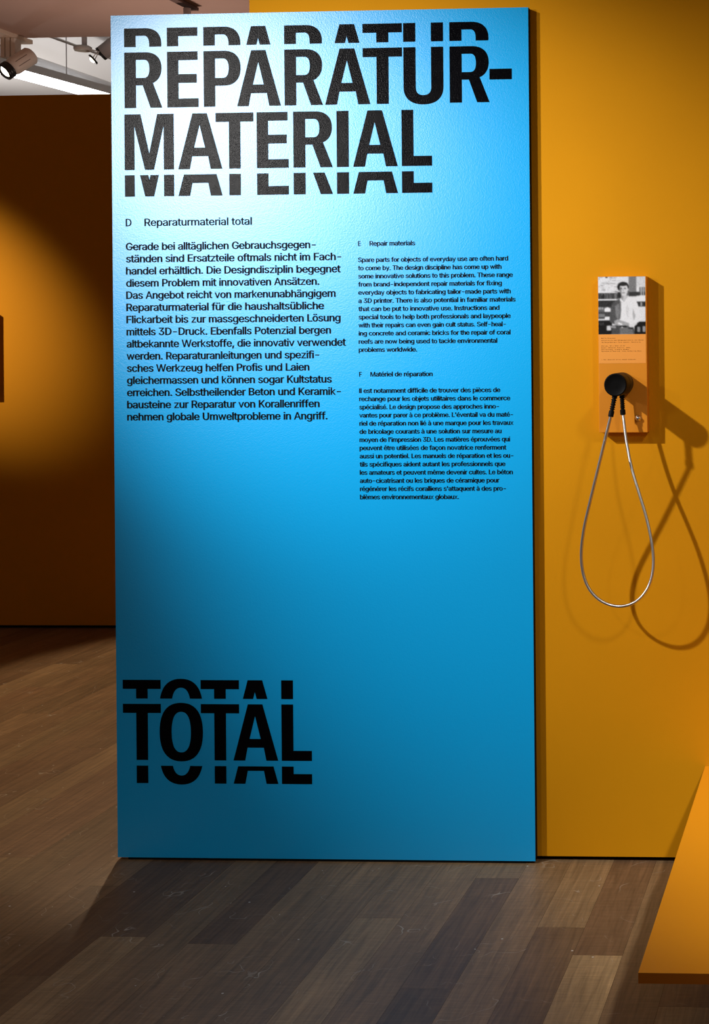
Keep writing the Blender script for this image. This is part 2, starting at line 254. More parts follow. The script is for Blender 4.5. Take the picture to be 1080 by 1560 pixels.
# ------------------------------------------------------------------ helpers
def tag(o, label=None, cat=None, group=None, kind=None):
    if label: o['label'] = label
    if cat: o['category'] = cat
    if group: o['group'] = group
    if kind: o['kind'] = kind
    return o
def empty(name, loc, label, cat, group=None):
    o = bpy.data.objects.new(name, None); COL.objects.link(o); o.location = loc
    o.empty_display_size = .05
    return tag(o, label, cat, group)
def obj(name, bm, m, parent=None, smooth=False):
    """link a bmesh (in world coordinates) as ONE mesh object"""
    me = bpy.data.meshes.new(name); bm.to_mesh(me); bm.free()
    for k in (m if isinstance(m, (list, tuple)) else [m]): me.materials.append(k)
    if smooth:
        for p in me.polygons: p.use_smooth = True
    o = bpy.data.objects.new(name, me); COL.objects.link(o)
    if parent:
        chain = Vector(parent.location); q = parent.parent
        while q: chain += q.location; q = q.parent
        me.transform(Matrix.Translation(-chain)); o.parent = parent
    return o
def box(bm, lo, hi, bev=0, mi=0):
    r = bmesh.ops.create_cube(bm, size=1)
    vsx = r['verts']
    for v in vsx:
        v.co = Vector([lo[i] + (v.co[i] + .5) * (hi[i] - lo[i]) for i in range(3)])
    fs = {f for v in vsx for f in v.link_faces}
    for f in fs: f.material_index = mi
    if bev:
        es = list({e for v in vsx for e in v.link_edges})
        bmesh.ops.bevel(bm, geom=es, offset=bev, segments=2, affect='EDGES', profile=.5)
    return bm
def lathe(bm, base, axis, prof, n=40, cap=True):
    """prof: (radius, distance along axis) pairs"""
    ax = Vector(axis).normalized(); b = Vector(base)
    t = Vector((0, 0, 1)) if abs(ax.z) < .9 else Vector((1, 0, 0))
    u = ax.cross(t).normalized(); w = ax.cross(u)
    rings = []
    for r, d in prof:
        rings.append([bm.verts.new(b + ax * d + (u * math.cos(a) + w * math.sin(a)) * r) for a in [2 * math.pi * i / n for i in range(n)]])
    for p, q in zip(rings, rings[1:]):
        for i in range(n): bm.faces.new((p[i], p[(i + 1) % n], q[(i + 1) % n], q[i]))
    if cap:
        bm.faces.new(list(reversed(rings[0]))); bm.faces.new(rings[-1])
    bmesh.ops.recalc_face_normals(bm, faces=bm.faces)
    return bm
def tube(bm, pts, rad, n=12, cap=True):
    """pts Vectors, rad number or list; parallel transport frames"""
    pts = [Vector(p) for p in pts]; m = len(pts)
    rads = rad if isinstance(rad, (list, tuple)) else [rad] * m
    prev = None; rings = []
    for i, p in enumerate(pts):
        t = (pts[min(i + 1, m - 1)] - pts[max(i - 1, 0)]).normalized()
        if prev is None:
            u = t.cross(Vector((0, 1, 0)));
            if u.length < 1e-3: u = t.cross(Vector((1, 0, 0)))
            u.normalize()
        else:
            u = (prev - t * prev.dot(t)).normalized()
        prev = u; w = t.cross(u)
        rings.append([bm.verts.new(p + (u * math.cos(a) + w * math.sin(a)) * rads[i]) for a in [2 * math.pi * k / n for k in range(n)]])
    for p, q in zip(rings, rings[1:]):
        for k in range(n): bm.faces.new((p[k], p[(k + 1) % n], q[(k + 1) % n], q[k]))
    if cap: bm.faces.new(list(reversed(rings[0]))); bm.faces.new(rings[-1])
    bmesh.ops.recalc_face_normals(bm, faces=bm.faces)
    return bm
def B(): return bmesh.new()
def spline(pts, step):
    """Catmull-Rom resampled at even arc length"""
    P = [Vector(p) for p in pts]; P = [P[0] * 2 - P[1]] + P + [P[-1] * 2 - P[-2]]
    D = []
    for i in range(1, len(P) - 2):
        a, b, c, d = P[i - 1:i + 3]
        for k in range(40):
            t = k / 40
            D.append(.5 * ((2 * b) + (c - a) * t + (2 * a - 5 * b + 4 * c - d) * t * t + (3 * b - a - 3 * c + d) * t ** 3))
    D.append(P[-2])
    out = [D[0]]; acc = 0
    for a, b in zip(D, D[1:]):
        L = (b - a).length
        while acc + L >= step:
            f = (step - acc) / L; a = a.lerp(b, f); out.append(a); L = (b - a).length; acc = 0
        acc += L
    return out

# ------------------------------------------------------------------ the setting
# oak floor: every plank a face of one mesh, with hairline gaps over a dark ground
PW, X0 = 0.1245, 1.601
TONES = {  # plank column -> joints (y) and (brightness, paleness) from the room's back towards the front
    -1: ([2.0, .6, -1.6], [(1.0, .4), (.85, .2), (.80, .5), (.9, .5)]),
    0: ([1.2, -.654, -2.2], [(.9, .4), (.78, .10), (1.35, 1.0), (.8, .4)]),
    1: ([1.4, -.486, -1.9], [(.9, .5), (1.02, .75), (.80, .35), (1.0, .5)]),
    2: ([.9, -1.5], [(.8, .3), (1.0, .65), (.8, .3)]),
    3: ([1.0, -.144, -.854, -2.1], [(.9, .5), (1.0, .8), (.76, .30), (.64, .3), (.9, .4)]),
    4: ([1.3, -1.4], [(.8, .3), (1.0, .6), (.9, .5)]),
    5: ([.7, -.437, -1.8], [(.9, .4), (.88, .6), (1.12, .95), (.8, .2)]),
    6: ([1.1, -1.3], [(.8, .3), (.92, .55), (.9, .5)]),
    7: ([.5, -1.25], [(.8, .3), (.98, .5), (.9, .5)]),
    8: ([.9, -.615, -1.9], [(.9, .5), (.70, .05), (.95, .45), (.8, .3)]),
    9: ([.6, -1.2], [(.8, .3), (.88, .5), (.82, .3)]),
    10: ([.8, -.578, -2.0], [(.9, .4), (.70, .2), (1.12, .7), (.8, .3)]),
    11: ([.4, -.81, -2.1], [(.8, .3), (.66, .05), (.62, .3), (.9, .4)]),
    12: ([1.0, -.233, -1.7], [(1.1, .5), (1.05, .4), (.92, .3), (.9, .4)]),
}
fb = B()
tones = []
YB, YF = 16.0, -6.0
for j in range(-24, 80):
    x1 = X0 - PW * j; x0 = x1 - PW
    if j in TONES:
        joints, tt = TONES[j]; ys = [YB] + [7.5, 5.5, 4.0] + joints + [-4.2, YF]
        vals = [(random.uniform(.75, 1.15), random.uniform(.1, .7)) for _ in range(3)] + tt + [(.9, .5)]
    else:
        ys = [YB]; y = YB - random.uniform(.2, 1.6)
        while y > YF: ys.append(y); y -= random.uniform(.8, 2.0)
        ys.append(YF)
        vals = [(random.uniform(.78, 1.2), random.uniform(.05, .8)) for _ in ys]
    for k in range(len(ys) - 1):
        a, c = ys[k], ys[k + 1]; g = .00025
        f = fb.faces.new([fb.verts.new((x, y, 0)) for x, y in ((x0 + g, c + g), (x1 - g, c + g), (x1 - g, a - g), (x0 + g, a - g))])
        tones.append((*vals[min(k, len(vals) - 1)], random.random(), 1))
xa, xb = X0 - PW * 80, X0 + PW * 24
f = fb.faces.new([fb.verts.new(v) for v in ((xa, YF, -.0025), (xb, YF, -.0025), (xb, YB, -.0025), (xa, YB, -.0025))]); f.material_index = 1
tones.append((0, 0, 0, 1))
fb.faces.ensure_lookup_table()
floor = obj('floor', fb, [floor_mat(), DARK])
at = floor.data.attributes.new('tone', 'FLOAT_COLOR', 'FACE')
at.data.foreach_set('color', np.array(tones, dtype=np.float32).ravel())
tag(floor, kind='structure')

def struct(name, lo, hi, m, bev=0):
    return tag(obj(name, box(B(), lo, hi, bev), m), kind='structure')
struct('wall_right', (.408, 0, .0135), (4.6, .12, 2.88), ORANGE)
struct('baseboard_right', (.44, .02, 0), (4.58, .10, .0135), DARK)
YW = 3.438
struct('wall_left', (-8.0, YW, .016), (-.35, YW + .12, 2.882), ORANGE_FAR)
struct('baseboard_left', (-8.0, YW + .02, 0), (-.38, YW + .10, .016), DARK)
struct('ceiling', (-9, -6, 3.60), (4.6, 5.33, 3.72), CEIL)
struct('ceiling_upper', (-16, 5.33, 4.72), (4.6, 18, 4.80), CEILW)
struct('wall_back', (-16, 17.0, 0), (4.6, 17.12, 4.72), CEILW)
struct('trim_1', (-16, 5.30, 3.72), (4.6, 5.42, 4.80), CEILW)

# ------------------------------------------------------------------ the blue text panel
TP = .028
panel = empty('text_panel', (.625, -.014, 0), 'tall blue text panel with black lettering, standing against the right orange wall', 'sign')
b = B(); box(b, (0, -TP, .008), (1.25, 0 - .0005, 2.5034))
for f in b.faces:
    if f.normal.y > -.5: f.material_index = 1
obj('board', b, [BLUE, BLACK_EDGE], panel)
tag(obj('foot_strip', box(B(), (.03, -TP + .004, 0), (1.22, -.003, .008)), BLACK_EDGE, panel), 'black foot strip')

def bez(path):
    """[(x,y) or ('c', c1, c2, end)] -> polyline"""
    out = []
    for p in path:
        if p[0] == 'c':
            a = out[-1]; _, c1, c2, e = p
            for k in range(1, 13):
                t = k / 12; s = 1 - t
                out.append(tuple(s ** 3 * a[i] + 3 * s * s * t * c1[i] + 3 * s * t * t * c2[i] + t ** 3 * e[i] for i in (0, 1)))
        else: out.append(p)
    return out
def arc4(cx, cy, rx, ry, k=.70):
    """closed squarish oval"""
    return [(cx, cy + ry), ('c', (cx + rx * k, cy + ry), (cx + rx, cy + ry * k), (cx + rx, cy)), ('c', (cx + rx, cy - ry * k), (cx + rx * k, cy - ry), (cx, cy - ry)),
            ('c', (cx - rx * k, cy - ry), (cx - rx, cy - ry * k), (cx - rx, cy)), ('c', (cx - rx, cy + ry * k), (cx - rx * k, cy + ry), (cx, cy + ry))]
ST = .305   # stem share of a letter about two thirds of its height wide
BIG = {
    'R': [[(0, 0), (0, 1), (.56, 1), ('c', (.82, 1), (.985, .90), (.985, .715)), ('c', (.985, .58), (.90, .485), (.755, .445)), (1, 0), (.69, 0), (.485, .405), (ST, .405), (ST, 0)],
          [(ST, .865), (.52, .865), ('c', (.62, .865), (.665, .81), (.665, .70)), ('c', (.665, .595), (.62, .54), (.52, .54)), (ST, .54)]],
    'E': [[(0, 0), (0, 1), (.975, 1), (.975, .845), (.36, .845), (.36, .595), (.945, .595), (.945, .437), (.36, .437), (.36, .157), (1, .157), (1, 0)]],
    'P': [[(0, 0), (0, 1), (.56, 1), ('c', (.82, 1), (1, .90), (1, .69)), ('c', (1, .48), (.82, .375), (.56, .375)), (.31, .375), (.31, 0)],
          [(.31, .862), (.52, .862), ('c', (.625, .862), (.68, .80), (.68, .69)), ('c', (.68, .575), (.625, .515), (.52, .515)), (.31, .515)]],
    'A': [[(0, 0), (.33, 1), (.655, 1), (1, 0), (.735, 0), (.68, .23), (.318, .23), (.262, 0)], [(.362, .385), (.612, .385), (.489, .79)]],
    'T': [[(0, .838), (0, 1), (1, 1), (1, .838), (.655, .838), (.655, 0), (.35, 0), (.35, .838)]],
    'U': [[(0, 1), (.305, 1), (.305, .29), ('c', (.305, .19), (.37, .145), (.50, .145)), ('c', (.63, .145), (.695, .19), (.695, .29)), (.695, 1), (1, 1), (1, .29), ('c', (1, .09), (.82, -.022), (.5, -.022)), ('c', (.18, -.022), (0, .09), (0, .29))]],
    '-': [[(0, 0), (0, 1), (1, 1), (1, 0)]],
    'M': [[(0, 0), (0, 1), (.326, 1), (.50, .293), (.667, 1), (1, 1), (1, 0), (.795, 0), (.795, .79), (.592, 0), (.412, 0), (.2, .79), (.2, 0)]],
    'I': [[(0, 0), (0, 1), (1, 1), (1, 0)]],
    'L': [[(0, 0), (0, 1), (.39, 1), (.39, .178), (1, .178), (1, 0)]],
    'O': [arc4(.5, .5, .5, .522, .66), list(reversed(bez(arc4(.5, .5, .222, .362, .66))))],
}
def clip(poly, lo, hi):
    for s, lim in ((1, lo), (-1, hi)):
        out = []
        for i in range(len(poly)):
            a, c = poly[i - 1], poly[i]
            ia, ic = s * (a[1] - lim) >= 0, s * (c[1] - lim) >= 0
            if ia != ic:
                t = (lim - a[1]) / (c[1] - a[1]); out.append((a[0] + t * (c[0] - a[0]), lim))
            if ic: out.append(c)
        poly = out
        if len(poly) < 3: return []
    return poly
def tess(polys):
    """fill outlines (holes stay open) by way of a flat filled curve"""
    cu = bpy.data.curves.new('outline', 'CURVE'); cu.dimensions = '2D'; cu.fill_mode = 'BOTH'
    for p in polys:
        sp = cu.splines.new('POLY'); sp.points.add(len(p) - 1); sp.use_cyclic_u = True
        for k, (x, y) in enumerate(p): sp.points[k].co = (x, y, 0, 1)
    o = bpy.data.objects.new('outline', cu)
    me = bpy.data.meshes.new_from_object(o)
    flat = [(v.co.x, v.co.y) for v in me.vertices]; tris = [tuple(f.vertices) for f in me.polygons]
    bpy.data.objects.remove(o); bpy.data.curves.remove(cu); bpy.data.meshes.remove(me)
    return flat, tris
YL = -TP - .0006      # the lettering film lies on the board
def add_tri(bm, pts):
    """facing the room (-y); pts are (x, z)"""
    ar = sum(pts[i - 1][0] * pts[i][1] - pts[i][0] * pts[i - 1][1] for i in range(len(pts)))
    if abs(ar) < 1e-12: return
    if ar < 0: pts = list(reversed(pts))
    bm.faces.new([bm.verts.new((x, YL, z)) for x, z in pts])
def big_row(bm, text, xs, z_lo, z_hi, part=None):
    """letters of one row; part = (from, to) share of the cap height that is kept, filling z_lo..z_hi"""
    lo, hi = part or (-.2, 1.2)
    a, c = part or (0, 1)
    if part and part[0] == 0: lo = -.2
    if part and part[1] == 1: hi = 1.2
    for ch, (x0, x1) in zip(text, xs):
        polys = [bez(p) for p in BIG[ch]]
        flat, tris = tess(polys)
        for t in tris:
            q = clip([flat[i] for i in t], lo, hi)
            if q: add_tri(bm, [(x0 + x * (x1 - x0), z_lo + (y - a) / (c - a) * (z_hi - z_lo)) for x, y in q])
REPX = [(.0403, .1545), (.17, .2643), (.2801, .3917), (.3805, .5121), (.5234, .6381), (.6445, .7795), (.7579, .8751), (.879, .9975), (1.0162, 1.1338)]
MATX = [(.0391, .1883), (.2012, .3344), (.315, .4287), (.4385, .5338), (.5483, .6659), (.6781, .714), (.7268, .8599), (.872, .9618)]
TOTX = [(.0196, .1346), (.1303, .2613), (.2554, .3708), (.3528, .4873), (.4979, .5885)]
b = B(); big_row(b, 'REPARATUR', REPX, 2.2283, 2.3931); big_row(b, '-', [(1.1341, 1.2002)], 2.2941, 2.3253)
big_row(b, 'REPARATUR', REPX, 2.4091, 2.4643, (.665, 1))
tag(obj('title_lettering', b, INK, panel), 'black title lettering reading REPARATUR-')
b = B(); big_row(b, 'MATERIAL', MATX, 2.0447, 2.2097); big_row(b, 'MATERIAL', MATX, 1.9658, 2.0293, (0, .385))
tag(obj('title_lettering', b, INK, panel), 'black title lettering reading MATERIAL')
b = B(); big_row(b, 'TOTAL', TOTX, .2971, .4632); big_row(b, 'TOTAL', TOTX, .4790, .5343, (.665, 1)); big_row(b, 'TOTAL', TOTX, .2286, .2802, (0, .31))
tag(obj('title_lettering', b, INK, panel), 'black title lettering reading TOTAL near the foot')

# running text
def embolden(poly, d):
    n = len(poly); out = []
    for i in range(n):
        a, p, c = poly[i - 1], poly[i], poly[(i + 1) % n]
        def nrm(u, v):
            dx, dy = v[0] - u[0], v[1] - u[1]; L = math.hypot(dx, dy) or 1; return (-dy / L, dx / L)
        n1, n2 = nrm(a, p), nrm(p, c); mx, my = n1[0] + n2[0], n1[1] + n2[1]
        k = mx * mx + my * my
        s = 2 / k if k > .5 else 2 / .5
        s = min(s, 1.3)
        out.append((p[0] + mx * d * s, p[1] + my * d * s * .30))     # stems gain more than arms, apertures stay open
    return out
def loops(p):
    """cut a self-crossing outline into simple loops"""
    def o(a, b, d): return (b[0] - a[0]) * (d[1] - a[1]) - (b[1] - a[1]) * (d[0] - a[0])
    n = len(p)
    for i in range(n):
        for j in range(i + 2, n):
            if i == 0 and j == n - 1: continue
            a, b, e, f = p[i], p[(i + 1) % n], p[j], p[(j + 1) % n]
            if o(a, b, e) * o(a, b, f) < 0 and o(e, f, a) * o(e, f, b) < 0:
                t = o(e, f, a) / (o(e, f, a) - o(e, f, b)); x = (a[0] + t * (b[0] - a[0]), a[1] + t * (b[1] - a[1]))
                return loops([x] + p[i + 1:j + 1]) + loops(p[:i + 1] + [x] + p[j + 1:])
    return [p] if n > 2 else []
_cache = {}
def glyph(ch, d):
    if (ch, d) not in _cache:
        adv, src = GLYPHS[ch]
        polys = [[tuple(int(v) for v in q.split(',')) for q in p.split()] for p in src.split(';') if p]
        polys = [q for p in polys for q in loops(embolden(p, d * (.6 if ch in 'MWNwvVyxkzA' else 1)))]
        area = lambda p: sum(p[i - 1][0] * p[i][1] - p[i][0] * p[i - 1][1] for i in range(len(p)))
        polys = [p for p in polys if abs(area(p)) > 500]
        outer = [[p] for p in sorted(polys, key=area) if area(p) < 0]      # the largest outline first
        for h in (p for p in polys if area(p) > 0):      # each hole belongs to the outline around it
            c = [(min(q[k] for q in h) + max(q[k] for q in h)) / 2 for k in (0, 1)]
            for g in outer:
                if all(min(q[k] for q in g[0]) <= c[k] <= max(q[k] for q in g[0]) for k in (0, 1)): g.append(h); break
        flat, tris = [], []
        for g in outer:
            f, t = tess(g); tris += [tuple(i + len(flat) for i in q) for q in t]; flat += f
        _cache[ch, d] = (adv, flat, tris)
    return _cache[ch, d]
CAP = 509
def text_line(bm, text, x0, x1, z, cap, d, track=-16):
    """set the line so that its ink runs from x0 to x1 on baseline z"""
    pen = 0; items = []; lo, hi = 1e9, -1e9
    for ch in text:
        adv, flat, tris = glyph(ch, d)
        if flat:
            lo = min(lo, pen + min(p[0] for p in flat)); hi = max(hi, pen + max(p[0] for p in flat))
            items.append((pen, flat, tris))
        pen += adv + (track if ch != ' ' else 0)
    sx = (x1 - x0) / (hi - lo); sz = cap / (CAP + .6 * d)
    for pen, flat, tris in items:
        for t in tris: add_tri(bm, [(x0 + (pen + flat[i][0] - lo) * sx, z + (flat[i][1] + .3 * d) * sz) for i in t])
DE = ['Gerade bei alltäglichen Gebrauchsgegen-', 'ständen sind Ersatzteile oftmals nicht im Fach-', 'handel erhältlich. Die Designdisziplin begegnet',
      'diesem Problem mit innovativen Ansätzen.', 'Das Angebot reicht von markenunabhängigem', 'Reparaturmaterial für die haushaltsübliche',
      'Flickarbeit bis zur massgeschneiderten Lösung', 'mittels 3D-Druck. Ebenfalls Potenzial bergen', 'altbekannte Werkstoffe, die innovativ verwendet',
      'werden. Reparaturanleitungen und spezifi-', 'sches Werkzeug helfen Profis und Laien', 'gleichermassen und können sogar Kultstatus',
      'erreichen. Selbstheilender Beton und Keramik-', 'bausteine zur Reparatur von Korallenriffen', 'nehmen globale Umweltprobleme in Angriff.']
DEX = [.6128, .6891, .6872, .623, .6711, .6366, .6853, .6564, .701, .6204, .5908, .6579, .6841, .6203, .6442]
EN = ['Spare parts for objects of everyday use are often hard', 'to come by. The design discipline has come up with', 'some innovative solutions to this problem. These range',
      'from brand-independent repair materials for fixing', 'everyday objects to fabricating tailor-made parts with', 'a 3D printer. There is also potential in familiar materials',
      'that can be put to innovative use. Instructions and', 'special tools to help both professionals and laypeople', 'with their repairs can even gain cult status. Self-heal-',
      'ing concrete and ceramic bricks for the repair of coral', 'reefs are now being used to tackle environmental', 'problems worldwide.']
ENX = [1.1848, 1.165, 1.1982, 1.1654, 1.1915, 1.2059, 1.1579, 1.1909, 1.1764, 1.1899, 1.1505, .9128]
FR = ['Il est notamment difficile de trouver des pièces de', 'rechange pour les objets utilitaires dans le commerce', 'spécialisé. Le design propose des approches inno-',
      "vantes pour parer à ce problème. L'éventail va du maté-", 'riel de réparation non lié à une marque pour les travaux', 'de bricolage courants à une solution sur mesure au',
      "moyen de l'impression 3D. Les matières éprouvées qui", 'peuvent être utilisées de façon novatrice renferment', 'aussi un potentiel. Les manuels de réparation et les ou-',
      'tils spécifiques aident autant les professionnels que', 'les amateurs et peuvent même devenir cultes. Le béton', 'auto-cicatrisant ou les briques de céramique pour',
      "régénérer les récifs coralliens s'attaquent à des pro-", 'blèmes environnementaux globaux.']
FRX = [1.1584, 1.1875, 1.1539, 1.1952, 1.1964, 1.1609, 1.1859, 1.1748, 1.1952, 1.1717, 1.1932, 1.1534, 1.1724, 1.0333]
def text_block(lines, xr, x0, z0, dz, cap, d, label):
    b = B()
    for i, (t, x1) in enumerate(zip(lines, xr)): text_line(b, t, x0, x1, z0 + dz * i, cap, d)
    tag(obj('paragraph_text', b, INKS, panel), label)
def heading(x0, x1, letter, h0, h1, text, z, cap, d, label):
    b = B(); text_line(b, letter, x0, x1, z, cap, d); tag(obj('language_letter', b, INKS, panel), label % ('letter ' + letter))
    b = B(); text_line(b, text, h0, h1, z, cap, d); tag(obj('heading_text', b, INKS, panel), label % 'heading')
heading(.0405, .0583, 'D', .0973, .4217, 'Reparaturmaterial total', 1.8781,   .0224, 17, 'black German %s')
text_block(DE, DEX, .0399, 1.8069, -.03602, .0224, 26, 'black German paragraph in the left column')
heading(.7392, .7475, 'E', .7736, .9097, 'Repair materials', 1.8119, .0140, 28, 'black English %s')
text_block(EN, ENX, .7386, 1.7641, -.02401, .0138, 30, 'black English paragraph in the right column')
heading(.7392, .7475, 'F', .7728, .9582, 'Matériel de réparation', 1.4276, .0140, 28, 'black French %s')
text_block(FR, FRX, .7386, 1.3795, -.02403, .0138, 30, 'black French paragraph in the right column')

# ------------------------------------------------------------------ listening station
SX0, SX1, SZ0, SZ1, SD = 1.4505, 1.592, 1.260, 1.7135, .040
station = empty('listening_station', (1.521, 0, SZ0), 'narrow orange wall box with a black and white portrait print above a peach caption', 'audio station')
obj('body', box(B(), (SX0, -SD, SZ0), (SX1, -.0003, SZ1), .0012), BOXO, station)

# the black and white portrait: painted as grey shapes, blurred, put on a fine grid
GW, GH, SS = 74, 90, 4
img = np.full((GH * SS, GW * SS), 215.0)
yy, xx = np.mgrid[0:GH * SS, 0:GW * SS]
UU = 115 + (xx + .5) / (GW * SS) * 742; VV = 142 + (yy + .5) / (GH * SS) * 900
def pgon(pts, val):
    inside = np.zeros(img.shape, bool)
    for i in range(len(pts)):
        (xa, ya), (xb, yb) = pts[i - 1], pts[i]
        if ya == yb: continue
        inside ^= ((ya > VV) != (yb > VV)) & (UU < (xb - xa) * (VV - ya) / (yb - ya) + xa)
    img[inside] = val
def rct(x0, y0, x1, y1, v): img[(UU >= x0) & (UU < x1) & (VV >= y0) & (VV < y1)] = v
def ell(cx, cy, rx, ry, v): img[((UU - cx) / rx) ** 2 + ((VV - cy) / ry) ** 2 < 1] = v
rg = random.Random(3)
for _ in range(70):
    x, y = rg.uniform(110, 430), rg.uniform(150, 380); rct(x, y, x + rg.uniform(15, 70), y + rg.uniform(6, 20), rg.uniform(140, 235))
rct(235, 142, 265, 165, 60); rct(595, 140, 712, 392, 128); rct(712, 140, 860, 300, 205)
for _ in range(14):
    x, y = rg.uniform(715, 840), rg.uniform(145, 300); rct(x, y, x + 30, y + 9, rg.uniform(170, 230))
rct(115, 400, 440, 492, 78); rct(595, 385, 765, 452, 72); rct(115, 492, 400, 511, 238); rct(115, 511, 400, 612, 66); rct(115, 612, 330, 690, 105)
for _ in range(26):
    x = rg.uniform(115, 420); rct(x, rg.uniform(395, 440), x + rg.uniform(8, 28), 490, rg.uniform(45, 150))
for x in (125, 150, 180): rct(x, 618, x + 16, 655, 190)
pgon([(215, 640), (260, 615), (312, 640), (312, 690), (215, 690)], 228)
rct(115, 690, 310, 800, 82); rct(125, 720, 220, 770, 130); pgon([(215, 800), (225, 765), (300, 765), (300, 810)], 228)
rct(115, 798, 320, 822, 215); rct(115, 822, 330, 1045, 44); rct(130, 850, 210, 900, 70); pgon([(248, 905), (310, 900), (318, 975), (248, 980)], 205)
for x in (760, 795, 828): rct(x, 310, x + 22, 440, 120); rct(x + 4, 385, x + 18, 435, 60)
rct(715, 445, 860, 532, 228); rct(720, 535, 860, 612, 70); rct(775, 545, 800, 605, 170); rct(755, 612, 860, 845, 218)
rct(680, 845, 860, 1045, 46); rct(722, 925, 768, 1010, 150); rct(805, 915, 852, 1010, 155); rct(700, 1005, 860, 1045, 30)
# figure
pgon([(330, 900), (650, 890), (672, 960), (685, 1045), (318, 1045)], 88)
pgon([(450, 920), (640, 930), (670, 1045), (455, 1045)], 120)
pgon([(440, 480), (520, 470), (600, 470), (690, 500), (728, 560), (755, 650), (780, 770), (765, 840), (705, 875), (640, 880), (560, 905), (440, 890), (395, 880), (300, 850), (305, 760), (320, 620), (345, 555), (400, 515)], 222)
pgon([(300, 850), (292, 800), (318, 610), (345, 552), (400, 512), (450, 490), (470, 560), (462, 700), (440, 850), (360, 880)], 96)
pgon([(380, 600), (440, 560), (452, 700), (430, 820), (390, 760)], 132)
pgon([(660, 640), (700, 760), (665, 830), (650, 720)], 178); pgon([(560, 560), (600, 640), (580, 800), (545, 700)], 206)
pgon([(368, 830), (420, 805), (520, 840), (600, 870), (560, 925), (440, 905), (370, 890)], 165)
pgon([(430, 850), (500, 880), (480, 900), (420, 880)], 225)
pgon([(455, 530), (474, 530), (474, 660), (462, 800), (450, 800)], 118)
pgon([(700, 850), (725, 880), (660, 930), (610, 935), (580, 905)], 214)
pgon([(590, 930), (660, 935), (640, 960), (580, 950)], 60)
pgon([(300, 900), (395, 915), (390, 945), (300, 935)], 150)
rct(450, 905, 560, 930, 50); ell(486, 930, 14, 10, 210)
pgon([(425, 385), (482, 385), (490, 470), (440, 492)], 62); ell(506, 306, 88, 78, 42); pgon([(570, 330), (600, 380), (600, 430), (565, 450), (555, 380)], 105)
pgon([(478, 420), (562, 410), (572, 470), (520, 540), (476, 500)], 188); pgon([(484, 440), (508, 450), (500, 515), (480, 495)], 150)
ell(516, 345, 66, 98, 206); pgon([(450, 320), (478, 300), (484, 430), (462, 405)], 135); ell(508, 262, 74, 30, 60)
rct(466, 322, 492, 338, 78); rct(522, 322, 552, 336, 88); rct(500, 335, 512, 375, 160); rct(492, 392, 536, 402, 110)
k = img
for _ in range(2):
    for ax in (0, 1): k = (np.roll(k, 3, ax) + np.roll(k, -3, ax) + 2 * k + np.roll(k, 1, ax) + np.roll(k, -1, ax)) / 6
small = k.reshape(GH, SS, GW, SS).mean((1, 3))
small = np.clip(small + np.random.RandomState(2).normal(0, 5, small.shape), 18, 240) / 255
small = np.clip((small - .5) * 1.22 + .47, .05, .93)
lin = small ** 2.2
b = B(); PX0, PX1, PZ0, PZ1 = SX0 + .0006, SX1 - .003, 1.5455, SZ1 - .0006
grid = [[b.verts.new((PX0 + (PX1 - PX0) * i / (GW - 1), -SD - .0004, PZ1 - (PZ1 - PZ0) * j / (GH - 1))) for i in range(GW)] for j in range(GH)]
for j in range(GH - 1):
    for i in range(GW - 1): b.faces.new((grid[j][i], grid[j + 1][i], grid[j + 1][i + 1], grid[j][i + 1]))
b.verts.index_update()
pr = obj('portrait_print', b, print_mat(), station)
ca = pr.data.attributes.new('ink', 'FLOAT_COLOR', 'POINT')
ca.data.foreach_set('color', np.stack([lin * .96, lin, lin * 1.06, np.ones_like(lin)], -1).astype(np.float32).ravel())
tag(pr, 'black and white print of a person in a pale shirt with hands in pockets')
card = tag(obj('caption_card', box(B(), (PX0, -SD - .0004, 1.4612), (PX1, -SD + .0005, 1.5455)), CARD, station), 'peach caption card')
b = B(); YL = -SD - .0007
for t, row in (('Maria Grossner', 1105), ('Gestalterin und Bürgermeisterin von Unten', 1138), ('im Gespräch mit Tara Jonser, Kuratorin', 1170), ('Zürich, 10.1.2021 17:57', 1228), ('Dauer: Minuten Schnitt, 2021', 1257),
               ('Übersetzung: Claudia Roemer', 1285), ('Sprecherin Deutsch: Anna Katharina Rutz', 1312), ('> Für Deutsch bitte Knopf drücken.', 1445)):
    z = 1.5455 - (row + 7 - 1045) / 10.4 * .001905
    x = PX0 + .0085
    for ch in t:
        adv, flat, tris = glyph(ch, 26)
        sx = .0023 / 560
        for tr in tris: add_tri(b, [(x + (flat[i][0] + (400 - adv) / 2) * sx, z + flat[i][1] * .0024 / CAP) for i in tr])
        x += .00302
tag(obj('typewriter_text', b, TYPE, card), 'small brown typewriter lines')
YL = -TP - .0006
b = B(); lathe(b, (1.5655, -SD, 1.3015), (0, -1, 0), [(.0088, 0), (.0088, .002), (.0080, .003), (.0062, .0042), (.0058, .0085), (.0048, .0105), (.002, .0112)], 28)
tag(obj('push_button', b, CHROME, station, True), 'small chrome push button')
HX, HZ = 1.5200, 1.4025
b = B(); lathe(b, (HX, -SD, HZ), (0, -1, 0), [(.0320, 0), (.0325, .002), (.0325, .058), (.0315, .061), (.025, .0615)], 56)
for f in b.faces: f.smooth = len(f.verts) == 4
tag(obj('holder', b, RUBBER2, station), 'round black holder')

